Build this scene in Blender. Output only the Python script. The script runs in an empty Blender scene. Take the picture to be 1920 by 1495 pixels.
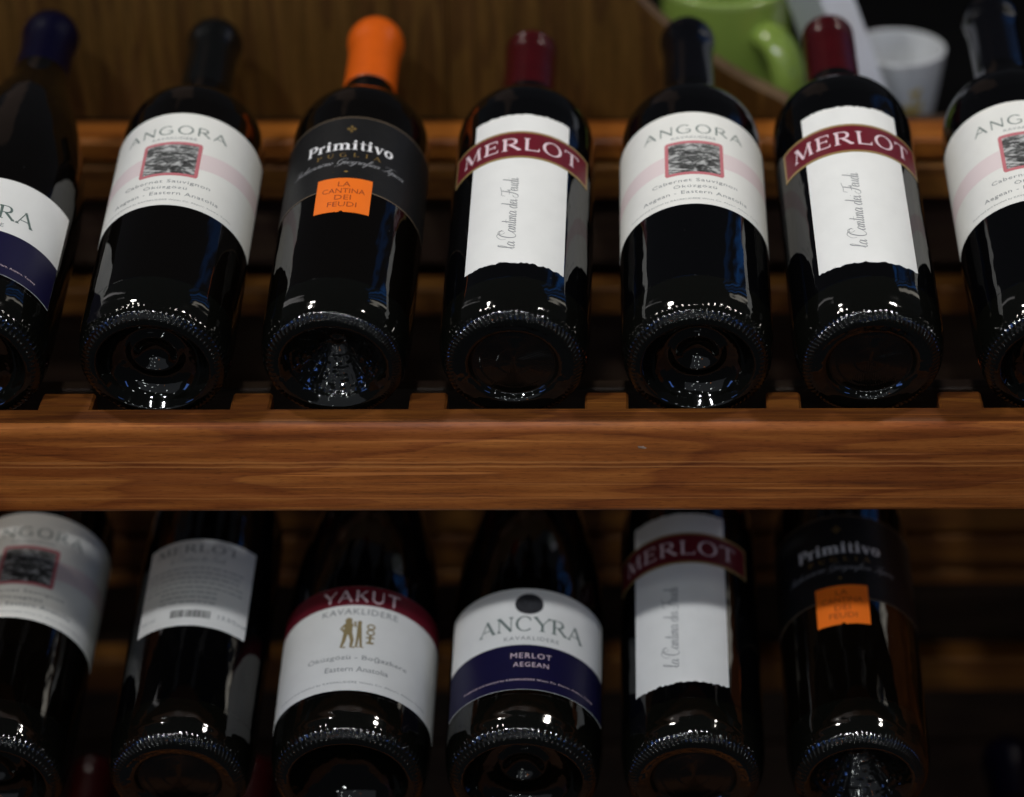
import bpy, math, random
from math import sin, cos, pi, radians, sqrt
from mathutils import Vector, Matrix

random.seed(7)
MM = 0.001
SC = bpy.context.scene
COL = SC.collection

# ------------------------------------------------------------------ camera
PITCH = radians(30.0)
DIST = 1300.0
fwd = Vector((0, cos(PITCH), -sin(PITCH)))
upv = Vector((0, sin(PITCH), cos(PITCH)))
cam_d = bpy.data.cameras.new("camera")
cam = bpy.data.objects.new("camera", cam_d)
COL.objects.link(cam)
cam.location = (-(fwd * DIST) - upv * 15.3) * MM
cam.rotation_euler = (radians(90) - PITCH, radians(0.15), 0)
cam_d.sensor_width = 36.0
cam_d.lens = 36.0 * 4836.0 / 1920.0
cam_d.shift_x = -210.0 / 1920.0
cam_d.clip_start = 0.05
cam_d.clip_end = 100
cam_d.dof.use_dof = True
cam_d.dof.focus_distance = 1.318
cam_d.dof.aperture_fstop = 2.9
cam_d.dof.aperture_blades = 0
SC.camera = cam

# ------------------------------------------------------------------ world and light (dim shop interior)
w = bpy.data.worlds.new("World")
SC.world = w
w.use_nodes = True
bg = w.node_tree.nodes["Background"]
bg.inputs[0].default_value = (0.80, 0.85, 1.0, 1)
bg.inputs[1].default_value = 0.032
SC.view_settings.view_transform = 'Standard'
SC.view_settings.look = 'None'
SC.view_settings.exposure = 0.0
SC.view_settings.gamma = 1.0
SC.cycles.max_bounces = 6
SC.cycles.use_denoising = True
SC.cycles.sample_clamp_indirect = 6.0


def area(name, loc, target, sx, sy, power, col=(1, 1, 1), shape='RECTANGLE', spread=180):
    d = bpy.data.lights.new(name, 'AREA')
    d.shape = shape
    d.size = sx
    if shape in ('RECTANGLE', 'ELLIPSE'):
        d.size_y = sy
    d.energy = power
    d.color = col
    d.spread = radians(spread)
    o = bpy.data.objects.new(name, d)
    COL.objects.link(o)
    o.location = loc
    o.rotation_euler = (Vector(target) - Vector(loc)).to_track_quat('-Z', 'Y').to_euler()
    return o


# two warm ceiling lamps right over the rack; they light the upper shelf only
area("ceiling_lamp", (-1.02, 0.38, 1.58), (0.14, 0.15, 0.05), 0.13, 0.13, 1.48, (1.0, 0.95, 0.87), 'DISK', 75)
area("ceiling_lamp", (1.06, 0.34, 1.58), (0.14, 0.15, 0.05), 0.13, 0.13, 1.48, (1.0, 0.95, 0.87), 'DISK', 75)
# two cooler lamps further out in front, they reach below the front rail
area("front_lamp", (-0.80, -0.78, 1.65), (0.08, 0.0, 0), 0.10, 0.10, 1.8, (0.95, 0.97, 1.0), 'DISK', 80)
area("front_lamp", (-0.05, -0.74, 1.65), (0.08, 0.0, 0), 0.10, 0.10, 1.55, (0.95, 0.97, 1.0), 'DISK', 80)
# wide dim fill light added behind the camera, and two narrow bluish windows
area("front_fill", (-1.0, -4.2, 1.9), (0, 0, 0), 7.0, 3.6, 19.0, (0.84, 0.90, 1.0))
area("shop_window", (-2.5, -0.9, 0.75), (0, 0, 0), 0.28, 0.7, 2.6, (0.16, 0.34, 1.0))
area("shop_window", (2.3, -1.6, 0.9), (0, 0, 0), 0.22, 0.8, 2.6, (0.14, 0.32, 1.0))
# lit things beyond the rack that show as upright streaks in the glass
area("lit_doorway", (2.45, 2.05, 1.15), (0, 0, 0), 0.13, 2.6, 1.6, (1.0, 0.93, 0.80))
for (x, y, ww, p) in [(1.86, 2.44, 0.10, .20), (2.02, 2.31, 0.05, .42), (2.12, 2.22, 0.07, .22), (2.22, 2.13, 0.035, .36)]:
    area("blue_window", (x, y, 1.1), (0, 0, 0), ww, 2.6, p, (0.02, 0.21, 0.75))
area("lit_doorway", (-2.4, 1.85, 1.15), (0, 0, 0), 0.10, 2.4, 0.7, (1.0, 0.96, 0.95))
area("lit_doorway", (-0.9, 2.7, 1.6), (0, 0, 0), 0.7, 1.6, 0.25, (1.0, 0.62, 0.42))
# small spot lamps on the ceiling of the shop, seen as points in the glass
for (x, y, z, s, p) in [(-0.75, -1.25, 1.75, .07, .50), (-0.35, -1.7, 1.8, .06, .45), (0.62, -1.35, 1.75, .07, .55),
                        (0.25, -2.2, 1.8, .06, .50), (-1.35, -2.0, 1.6, .06, .45), (1.15, -2.1, 1.5, .06, .50),
                        (-1.9, -1.2, 1.7, .07, .55), (1.7, -1.2, 1.75, .06, .45),
                        (0.55, -2.5, 0.95, .055, .36), (-0.15, -2.6, 1.1, .06, .42), (0.3, -2.3, 0.3, .05, .30),
                        (-0.45, -2.2, 0.25, .05, .26), (0.75, -2.2, 0.1, .045, .22), (0.1, -2.0, -0.2, .045, .22)]:
    area("spot_lamp", (x, y, z), (-0.05, 0, 0), s, s, p * 1.5, (0.92, 1.0, 0.96), 'DISK')
area("spot_lamp", (-0.9, -2.2, 0.42), (0, 0, 0), .055, .055, .22, (1.0, 0.30, 0.05), 'DISK')


# ------------------------------------------------------------------ materials
def nmat(name):
    m = bpy.data.materials.new(name)
    m.use_nodes = True
    nt = m.node_tree
    b = nt.nodes["Principled BSDF"]
    return m, nt, b


def N(nt, t, **kw):
    n = nt.nodes.new(t)
    for k, v in kw.items():
        setattr(n, k, v)
    return n


def L(nt, a, b):
    nt.links.new(a, b)


def ramp(nt, fac, stops):
    r = N(nt, 'ShaderNodeValToRGB')
    els = r.color_ramp.elements
    while len(els) > len(stops):
        els.remove(els[-1])
    while len(els) < len(stops):
        els.new(0.5)
    for e, (p, c) in zip(els, stops):
        e.position = p
        e.color = (*c, 1)
    L(nt, fac, r.inputs[0])
    return r


def simple(name, col, rough=0.5, spec=0.5, coat=0.0, noise=0.0, nscale=200, bump=0.0, metal=0.0):
    m, nt, b = nmat(name)
    b.inputs['Roughness'].default_value = rough
    b.inputs['Specular IOR Level'].default_value = spec
    b.inputs['Coat Weight'].default_value = coat
    b.inputs['Metallic'].default_value = metal
    b.inputs['Base Color'].default_value = (*col, 1)
    tc = N(nt, 'ShaderNodeTexCoord')
    if noise > 0:
        nz = N(nt, 'ShaderNodeTexNoise')
        nz.inputs['Scale'].default_value = nscale
        nz.inputs['Detail'].default_value = 4
        L(nt, tc.outputs['Object'], nz.inputs['Vector'])
        r = ramp(nt, nz.outputs['Fac'], [(0.3, tuple(c * (1 - noise) for c in col)), (0.7, tuple(min(1, c * (1 + noise * .6)) for c in col))])
        L(nt, r.outputs[0], b.inputs['Base Color'])
    if bump > 0:
        nz2 = N(nt, 'ShaderNodeTexNoise')
        nz2.inputs['Scale'].default_value = nscale * 2.0
        L(nt, tc.outputs['Object'], nz2.inputs['Vector'])
        bp = N(nt, 'ShaderNodeBump')
        bp.inputs['Strength'].default_value = bump
        bp.inputs['Distance'].default_value = 0.0004
        L(nt, nz2.outputs['Fac'], bp.inputs['Height'])
        L(nt, bp.outputs[0], b.inputs['Normal'])
    return m


def glass_mat(name, col, rough=0.035, dust=0.5):
    """almost black wine glass: glossy, very slightly wavy, with a few specks of dust"""
    m, nt, b = nmat(name)
    tc = N(nt, 'ShaderNodeTexCoord')
    b.inputs['Roughness'].default_value = rough
    b.inputs['IOR'].default_value = 1.52
    vor = N(nt, 'ShaderNodeTexVoronoi')
    vor.inputs['Scale'].default_value = 170
    L(nt, tc.outputs['Object'], vor.inputs['Vector'])
    lt = N(nt, 'ShaderNodeMath', operation='LESS_THAN')
    lt.inputs[1].default_value = 0.045
    L(nt, vor.outputs['Distance'], lt.inputs[0])
    nz = N(nt, 'ShaderNodeTexNoise')
    nz.inputs['Scale'].default_value = 30
    L(nt, tc.outputs['Object'], nz.inputs['Vector'])
    gt = N(nt, 'ShaderNodeMath', operation='GREATER_THAN')
    gt.inputs[1].default_value = 0.60
    L(nt, nz.outputs['Fac'], gt.inputs[0])
    mu = N(nt, 'ShaderNodeMath', operation='MULTIPLY')
    L(nt, lt.outputs[0], mu.inputs[0])
    L(nt, gt.outputs[0], mu.inputs[1])
    mx = N(nt, 'ShaderNodeMix', data_type='RGBA')
    L(nt, mu.outputs[0], mx.inputs[0])
    mx.inputs[6].default_value = (*col, 1)
    mx.inputs[7].default_value = (0.10 * dust, 0.10 * dust, 0.10 * dust, 1)
    L(nt, mx.outputs[2], b.inputs['Base Color'])
    mp = N(nt, 'ShaderNodeMapping')
    mp.inputs['Scale'].default_value = (1, 1, 0.28)
    L(nt, tc.outputs['Object'], mp.inputs['Vector'])
    n2 = N(nt, 'ShaderNodeTexNoise')
    n2.inputs['Scale'].default_value = 95
    n2.inputs['Detail'].default_value = 2
    L(nt, mp.outputs[0], n2.inputs['Vector'])
    bp = N(nt, 'ShaderNodeBump')
    bp.inputs['Strength'].default_value = 0.6
    bp.inputs['Distance'].default_value = 0.0007
    L(nt, n2.outputs['Fac'], bp.inputs['Height'])
    L(nt, bp.outputs[0], b.inputs['Normal'])
    return m


def wood_mat(name, dark, mid, light, axis='X', rough=0.42, seed=0.0, ring=1.0, coat=0.12):
    """stained pine: long streaks along one axis, cathedral bands, dark pores, slight sheen"""
    m, nt, b = nmat(name)
    tc = N(nt, 'ShaderNodeTexCoord')

    def stretched(a, c, off=0.0):
        mp = N(nt, 'ShaderNodeMapping')
        mp.inputs['Scale'].default_value = (a, c, c) if axis == 'X' else (c, c, a)
        mp.inputs['Location'].default_value = (seed + off, seed * 1.7 + off, seed * .6)
        L(nt, tc.outputs['Object'], mp.inputs['Vector'])
        return mp.outputs[0]
    # slow warp
    wz = N(nt, 'ShaderNodeTexNoise')
    wz.inputs['Scale'].default_value = 1.0
    wz.inputs['Detail'].default_value = 2
    L(nt, stretched(5, 26), wz.inputs['Vector'])
    # growth rings: band distance around a far-off centre, warped
    sep = N(nt, 'ShaderNodeSeparateXYZ')
    L(nt, tc.outputs['Object'], sep.inputs[0])
    add = N(nt, 'ShaderNodeMath', operation='MULTIPLY_ADD')
    L(nt, wz.outputs['Fac'], add.inputs[0])
    add.inputs[1].default_value = 0.085 * ring
    L(nt, sep.outputs['Z' if axis == 'X' else 'X'], add.inputs[2])
    add2 = N(nt, 'ShaderNodeMath', operation='MULTIPLY_ADD')
    L(nt, sep.outputs['Y'], add2.inputs[0])
    add2.inputs[1].default_value = 0.35
    L(nt, add.outputs[0], add2.inputs[2])
    mul = N(nt, 'ShaderNodeMath', operation='MULTIPLY')
    L(nt, add2.outputs[0], mul.inputs[0])
    mul.inputs[1].default_value = 620.0
    sn = N(nt, 'ShaderNodeMath', operation='SINE')
    L(nt, mul.outputs[0], sn.inputs[0])
    half = N(nt, 'ShaderNodeMath', operation='MULTIPLY_ADD')
    L(nt, sn.outputs[0], half.inputs[0])
    half.inputs[1].default_value = 0.5
    half.inputs[2].default_value = 0.5
    fine = N(nt, 'ShaderNodeTexNoise')
    fine.inputs['Scale'].default_value = 1.0
    fine.inputs['Detail'].default_value = 6
    fine.inputs['Roughness'].default_value = 0.75
    L(nt, stretched(20, 430, 3.0), fine.inputs['Vector'])
    blot = N(nt, 'ShaderNodeTexNoise')
    blot.inputs['Scale'].default_value = 1.0
    blot.inputs['Detail'].default_value = 3
    L(nt, stretched(8, 78, 9.0), blot.inputs['Vector'])
    blot.inputs['Distortion'].default_value = 0.4
    m1 = N(nt, 'ShaderNodeMath', operation='MULTIPLY_ADD')
    L(nt, half.outputs[0], m1.inputs[0])
    m1.inputs[1].default_value = 0.15
    m1.inputs[2].default_value = -0.05
    m2 = N(nt, 'ShaderNodeMath', operation='ADD')
    L(nt, m1.outputs[0], m2.inputs[0])
    L(nt, fine.outputs['Fac'], m2.inputs[1])
    m3 = N(nt, 'ShaderNodeMath', operation='MULTIPLY_ADD')
    L(nt, blot.outputs['Fac'], m3.inputs[0])
    m3.inputs[1].default_value = 0.85
    m3a = N(nt, 'ShaderNodeMath', operation='SUBTRACT')
    L(nt, m2.outputs[0], m3a.inputs[0])
    m3a.inputs[1].default_value = 0.43
    L(nt, m3a.outputs[0], m3.inputs[2])
    r = ramp(nt, m3.outputs[0], [(0.20, dark), (0.48, mid), (0.80, light)])
    # short dark pores
    por = N(nt, 'ShaderNodeTexNoise')
    por.inputs['Scale'].default_value = 1.0
    por.inputs['Detail'].default_value = 2
    L(nt, stretched(160, 1500, 5.0), por.inputs['Vector'])
    pr = ramp(nt, por.outputs['Fac'], [(0.30, (0.55, 0.55, 0.55)), (0.45, (1, 1, 1))])
    mx = N(nt, 'ShaderNodeMix', data_type='RGBA', blend_type='MULTIPLY')
    mx.inputs[0].default_value = 0.7
    L(nt, r.outputs[0], mx.inputs[6])
    L(nt, pr.outputs[0], mx.inputs[7])
    # sparse long scratches of paler and darker tone
    scr = N(nt, 'ShaderNodeTexNoise')
    scr.inputs['Scale'].default_value = 1.0
    scr.inputs['Detail'].default_value = 1
    L(nt, stretched(5.0, 560, 13.0), scr.inputs['Vector'])
    sr = ramp(nt, scr.outputs['Fac'], [(0.655, (0, 0, 0)), (0.70, (1, 1, 1))])
    mx2 = N(nt, 'ShaderNodeMix', data_type='RGBA')
    sm = N(nt, 'ShaderNodeMath', operation='MULTIPLY')
    sm.inputs[1].default_value = 0.55
    L(nt, sr.outputs[0], sm.inputs[0])
    L(nt, sm.outputs[0], mx2.inputs[0])
    L(nt, mx.outputs[2], mx2.inputs[6])
    mx2.inputs[7].default_value = (min(1, light[0] * 1.5), min(1, light[1] * 1.6), min(1, light[2] * 1.9), 1)
    # lens-shaped reddish patches where the growth rings run out
    cat = N(nt, 'ShaderNodeTexNoise')
    cat.inputs['Scale'].default_value = 1.0
    cat.inputs['Detail'].default_value = 1.5
    cat.inputs['Distortion'].default_value = 0.25
    L(nt, stretched(6.5, 62, 21.0), cat.inputs['Vector'])
    cr = ramp(nt, cat.outputs['Fac'], [(0.49, (1, 1, 1)), (0.515, (0.64, 0.55, 0.62)), (0.58, (0.80, 0.72, 0.76)), (0.63, (1, 1, 1))])
    mx3 = N(nt, 'ShaderNodeMix', data_type='RGBA', blend_type='MULTIPLY')
    mx3.inputs[0].default_value = 0.85
    L(nt, mx2.outputs[2], mx3.inputs[6])
    L(nt, cr.outputs[0], mx3.inputs[7])
    L(nt, mx3.outputs[2], b.inputs['Base Color'])
    b.inputs['Roughness'].default_value = rough
    b.inputs['Specular IOR Level'].default_value = 0.28
    b.inputs['Coat Weight'].default_value = coat
    b.inputs['Coat Roughness'].default_value = 0.45
    bp = N(nt, 'ShaderNodeBump')
    bp.inputs['Strength'].default_value = 0.45
    bp.inputs['Distance'].default_value = 0.0004
    L(nt, m2.outputs[0], bp.inputs['Height'])
    L(nt, bp.outputs[0], b.inputs['Normal'])
    return m



def grain_lines(m, heights):
    """a few long pale growth lines at given heights of the batten, broken up along their length"""
    nt = m.node_tree
    b = nt.nodes['Principled BSDF']
    src = b.inputs['Base Color'].links[0].from_socket
    tc = N(nt, 'ShaderNodeTexCoord')
    sp = N(nt, 'ShaderNodeSeparateXYZ')
    L(nt, tc.outputs['Object'], sp.inputs[0])
    nz = N(nt, 'ShaderNodeTexNoise')
    nz.inputs['Scale'].default_value = 1.0
    nz.inputs['Detail'].default_value = 3
    mp = N(nt, 'ShaderNodeMapping')
    mp.inputs['Scale'].default_value = (22, 4, 4)
    L(nt, tc.outputs['Object'], mp.inputs['Vector'])
    L(nt, mp.outputs[0], nz.inputs['Vector'])
    wob = N(nt, 'ShaderNodeMath', operation='MULTIPLY_ADD')
    L(nt, nz.outputs['Fac'], wob.inputs[0])
    wob.inputs[1].default_value = 0.0022
    L(nt, sp.outputs['Z'], wob.inputs[2])
    for i, (h, wd, k, c) in enumerate(heights):
        d = N(nt, 'ShaderNodeMath', operation='SUBTRACT')
        L(nt, wob.outputs[0], d.inputs[0])
        d.inputs[1].default_value = h + 0.0011
        ab = N(nt, 'ShaderNodeMath', operation='ABSOLUTE')
        L(nt, d.outputs[0], ab.inputs[0])
        mr = N(nt, 'ShaderNodeMapRange')
        mr.inputs['From Min'].default_value = 0
        mr.inputs['From Max'].default_value = wd
        mr.inputs['To Min'].default_value = k
        mr.inputs['To Max'].default_value = 0
        L(nt, ab.outputs[0], mr.inputs['Value'])
        mx = N(nt, 'ShaderNodeMix', data_type='RGBA')
        L(nt, mr.outputs[0], mx.inputs[0])
        L(nt, src, mx.inputs[6])
        mx.inputs[7].default_value = (*c, 1)
        src = mx.outputs[2]
    L(nt, src, b.inputs['Base Color'])


M_wood = wood_mat('stained_pine', (0.16, 0.046, 0.013), (0.35, 0.103, 0.020), (0.51, 0.172, 0.038), ring=.35, rough=0.5, coat=0.0)
grain_lines(M_wood, [(-0.0468, .0007, .55, (0.62, 0.26, 0.085)), (-0.0480, .0006, .6, (0.13, 0.036, 0.012)), (-0.0495, .0006, .6, (0.66, 0.28, 0.09)),
                     (-0.0665, .0009, .35, (0.60, 0.19, 0.05)), (-0.0683, .0006, .45, (0.66, 0.26, 0.08)), (-0.0595, .0016, .3, (0.15, 0.045, 0.018))])
M_wood2 = wood_mat('stained_pine_rail', (0.15, 0.042, 0.006), (0.27, 0.085, 0.011), (0.36, 0.125, 0.018), seed=4.3, ring=.3)
M_slat = wood_mat('shade_toned_slat', (0.075, 0.027, 0.004), (0.150, 0.058, 0.009), (0.21, 0.090, 0.016), seed=5.3, ring=.3, coat=0.0, rough=0.55)  # same pine as the rails, colour darkened for the shade behind the bottles
M_woodtop = wood_mat('stained_pine_darkened_top', (0.085, 0.022, 0.003), (0.135, 0.040, 0.005), (0.19, 0.062, 0.008), seed=2.2, ring=.1, coat=0.0, rough=0.55)  # rail top faces: pine colour darkened to offset the strong overhead light
M_board = wood_mat('dark_plywood', (0.060, 0.028, 0.0050), (0.095, 0.045, 0.0085), (0.135, 0.066, 0.0140), axis='Z', ring=.25, rough=0.65, seed=2.1, coat=0)
M_board.node_tree.nodes['Principled BSDF'].inputs['Specular IOR Level'].default_value = 0.15
M_edge = wood_mat('plywood_edge', (0.08, 0.045, 0.022), (0.12, 0.07, 0.038), (0.16, 0.10, 0.058), axis='X', rough=0.6, seed=1.1, coat=0)
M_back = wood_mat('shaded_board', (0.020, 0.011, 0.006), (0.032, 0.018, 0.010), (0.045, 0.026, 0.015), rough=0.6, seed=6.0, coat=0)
M_glass = glass_mat('dark_bottle_glass', (0.0017, 0.0012, 0.0008))
M_glass2 = glass_mat('dark_bottle_glass_bluish', (0.0012, 0.0012, 0.0014), 0.03)
M_base = glass_mat('moulded_glass', (0.0026, 0.0027, 0.0020), 0.05, dust=0.0)
M_white = simple('white_label_paper', (0.76, 0.755, 0.73), 0.50, 0.35, noise=0.05, nscale=45, bump=0.5)
M_cream = simple('cream_label_paper', (0.77, 0.76, 0.715), 0.46, 0.4, noise=0.05, nscale=45, bump=0.5)
M_pinkb = simple('pale_pink_print', (0.72, 0.61, 0.605), 0.46, 0.4)
M_frame = simple('rose_red_print', (0.52, 0.16, 0.18), 0.4, 0.4)
M_greentext = simple('grey_green_ink', (0.11, 0.15, 0.135), 0.5, 0.4)
M_scriptink = simple('soft_grey_script_ink', (0.27, 0.275, 0.28), 0.5, 0.4)
M_greytext = simple('grey_ink', (0.22, 0.23, 0.235), 0.5, 0.4)
M_lighttext = simple('light_grey_ink', (0.33, 0.345, 0.355), 0.5, 0.4)
M_black = simple('black_ink', (0.012, 0.013, 0.014), 0.5, 0.4)
M_medal = simple('black_engraved_medallion', (0.028, 0.029, 0.033), 0.5, 0.4, noise=0.5, nscale=700)
M_blacklab = simple('black_label_paper', (0.009, 0.009, 0.0095), 0.45, 0.25, noise=0.15, nscale=300, bump=0.3)
M_gold = simple('gold_print', (0.30, 0.19, 0.055), 0.35, 0.5, metal=0.3)
M_dullgold = simple('dull_gold_line', (0.16, 0.115, 0.075), 0.4, 0.5)
M_bright = simple('white_ink', (0.80, 0.79, 0.80), 0.5, 0.4)
M_silver = simple('silver_ink', (0.30, 0.30, 0.31), 0.4, 0.5)
M_orange = simple('orange_label_paper', (0.84, 0.165, 0.012), 0.42, 0.4, noise=0.03, nscale=80)
M_brown = simple('red_brown_ink', (0.30, 0.045, 0.008), 0.5, 0.4)
M_maroon = simple('maroon_print', (0.125, 0.007, 0.016), 0.42, 0.35, noise=0.06, nscale=90)
M_rimgold = simple('old_gold_border', (0.32, 0.215, 0.085), 0.35, 0.5, metal=0.2)
M_pinktext = simple('pale_pink_ink', (0.72, 0.56, 0.60), 0.5, 0.4)
M_navy = simple('navy_print', (0.0065, 0.0052, 0.034), 0.42, 0.3, noise=0.05, nscale=90)
M_olive = simple('olive_gold_print', (0.27, 0.205, 0.095), 0.45, 0.4)
M_capblack = simple('black_wax_capsule', (0.0025, 0.0027, 0.0026), 0.22, 0.5, noise=0.1, nscale=120)
M_capblack2 = simple('glossy_black_capsule', (0.002, 0.002, 0.003), 0.12, 0.5)
M_caporange = simple('orange_capsule_plastic', (0.62, 0.10, 0.006), 0.26, 0.5, noise=0.06, nscale=70, bump=0.35)
M_capred = simple('dark_red_capsule_foil', (0.038, 0.0016, 0.0030), 0.22, 0.5, noise=0.12, nscale=110, bump=0.35)
M_capblue = simple('navy_capsule_foil', (0.0010, 0.0007, 0.010), 0.35, 0.2, noise=0.08, nscale=90)
M_green = simple('lime_green_glaze', (0.22, 0.315, 0.06), 0.14, 0.5, coat=0.4, noise=0.04, nscale=20)
M_greenrim = simple('pale_lime_rim_glaze', (0.30, 0.40, 0.12), 0.2, 0.5)
M_china = simple('white_china', (0.62, 0.63, 0.65), 0.14, 0.5, coat=0.4, noise=0.02, nscale=20)
M_card = simple('white_card', (0.74, 0.76, 0.82), 0.5, 0.3, noise=0.03, nscale=30)
M_cardshade = simple('shade_toned_card', (0.40, 0.44, 0.42), 0.5, 0.3, noise=0.04, nscale=30)  # left face of the white card, its shade put into the colour
M_dark = simple('black_counter_laminate', (0.002, 0.002, 0.0022), 0.7, 0.05, noise=0.2, nscale=30)
M_yellow = simple('golden_yellow_print', (0.52, 0.36, 0.04), 0.35, 0.5)
M_putty = simple('dried_paint_speck', (0.34, 0.23, 0.17), 0.7, 0.2, noise=0.2, nscale=900)


def engraving_mat():
    """the little grey picture: swirling light and dark printed strokes"""
    m, nt, b = nmat('grey_engraving_print')
    tc = N(nt, 'ShaderNodeTexCoord')
    mp = N(nt, 'ShaderNodeMapping')
    mp.inputs['Scale'].default_value = (1.0, 1.0, 2.1)
    L(nt, tc.outputs['Object'], mp.inputs['Vector'])
    n1 = N(nt, 'ShaderNodeTexNoise')
    n1.inputs['Scale'].default_value = 85
    n1.inputs['Detail'].default_value = 5
    n1.inputs['Distortion'].default_value = 2.2
    L(nt, mp.outputs[0], n1.inputs['Vector'])
    n2 = N(nt, 'ShaderNodeTexNoise')
    n2.inputs['Scale'].default_value = 330
    n2.inputs['Detail'].default_value = 4
    n2.inputs['Distortion'].default_value = 1.0
    L(nt, mp.outputs[0], n2.inputs['Vector'])
    ad = N(nt, 'ShaderNodeMath', operation='MULTIPLY_ADD')
    L(nt, n2.outputs['Fac'], ad.inputs[0])
    ad.inputs[1].default_value = 0.55
    L(nt, n1.outputs['Fac'], ad.inputs[2])
    r = ramp(nt, ad.outputs[0], [(0.62, (0.018, 0.018, 0.018)), (0.76, (0.085, 0.087, 0.085)), (0.92, (0.48, 0.48, 0.47))])
    L(nt, r.outputs[0], b.inputs['Base Color'])
    b.inputs['Roughness'].default_value = 0.5
    return m


M_pic = engraving_mat()


# ------------------------------------------------------------------ object helpers
def mesh_obj(name, verts, faces, mat, parent=None, smooth=False, mats=None, fmat=None):
    me = bpy.data.meshes.new(name)
    me.from_pydata([tuple(c * MM for c in v) for v in verts], [], faces)
    for mm in (mats or [mat]):
        me.materials.append(mm)
    if fmat:
        me.polygons.foreach_set('material_index', fmat)
    if smooth:
        me.polygons.foreach_set('use_smooth', [True] * len(me.polygons))
    me.update()
    o = bpy.data.objects.new(name, me)
    COL.objects.link(o)
    if parent:
        o.parent = parent
    return o


def empty(name, label=None, cat=None, group=None, kind=None):
    o = bpy.data.objects.new(name, None)
    o.empty_display_size = 0.02
    COL.objects.link(o)
    if label:
        o['label'] = label
    if cat:
        o['category'] = cat
    if group:
        o['group'] = group
    if kind:
        o['kind'] = kind
    return o


def copy_tree(o, parent=None):
    c = o.copy()
    COL.objects.link(c)
    c.parent = parent
    for ch in list(o.children):
        copy_tree(ch, c)
    return c


# ------------------------------------------------------------------ flat print: strokes in (u, s) millimetres
class Ink:
    def __init__(self):
        self.v, self.f = [], []

    def poly(self, pts):
        b = len(self.v)
        self.v += [tuple(p) for p in pts]
        self.f.append(list(range(b, b + len(pts))))

    def stroke(self, pts, ws):
        n = len(pts)
        if not isinstance(ws, (list, tuple)):
            ws = [ws] * n
        if n == 2:      # cut long straight strokes so that they follow the glass
            m = max(1, int(math.hypot(pts[1][0] - pts[0][0], pts[1][1] - pts[0][1]) / .12))
            m = min(m, 12)
            ws = [ws[0] + (ws[1] - ws[0]) * i / m for i in range(m + 1)]
            pts = [(pts[0][0] + (pts[1][0] - pts[0][0]) * i / m, pts[0][1] + (pts[1][1] - pts[0][1]) * i / m) for i in range(m + 1)]
            n = m + 1
        b = len(self.v)
        for i, p in enumerate(pts):
            a = pts[max(0, i - 1)]
            c = pts[min(n - 1, i + 1)]
            dx, dy = c[0] - a[0], c[1] - a[1]
            l = math.hypot(dx, dy) or 1e-6
            nx, ny = -dy / l * ws[i] / 2, dx / l * ws[i] / 2
            self.v.append((p[0] + nx, p[1] + ny))
            self.v.append((p[0] - nx, p[1] - ny))
        for i in range(n - 1):
            self.f.append([b + 2 * i, b + 2 * i + 1, b + 2 * i + 3, b + 2 * i + 2])

    def extend(self, other, fn):
        b = len(self.v)
        self.v += [fn(p) for p in other.v]
        self.f += [[b + i for i in f] for f in other.f]

    def bounds(self):
        xs = [p[0] for p in self.v]
        ys = [p[1] for p in self.v]
        return min(xs), max(xs), min(ys), max(ys)


def catmull(pts, k=6):
    out = []
    P = [pts[0]] + list(pts) + [pts[-1]]
    for i in range(1, len(P) - 2):
        p0, p1, p2, p3 = P[i - 1], P[i], P[i + 1], P[i + 2]
        for j in range(k):
            t = j / k
            out.append(tuple(0.5 * ((2 * p1[q]) + (-p0[q] + p2[q]) * t + (2 * p0[q] - 5 * p1[q] + 4 * p2[q] - p3[q]) * t * t +
                                    (-p0[q] + 3 * p1[q] - 3 * p2[q] + p3[q]) * t ** 3) for q in (0, 1)))
    out.append(tuple(pts[-1]))
    return out


def arc(cx, cy, rx, ry, a0, a1, n=20):
    return [(cx + rx * cos(radians(a0 + (a1 - a0) * i / n)), cy + ry * sin(radians(a0 + (a1 - a0) * i / n))) for i in range(n + 1)]


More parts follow.
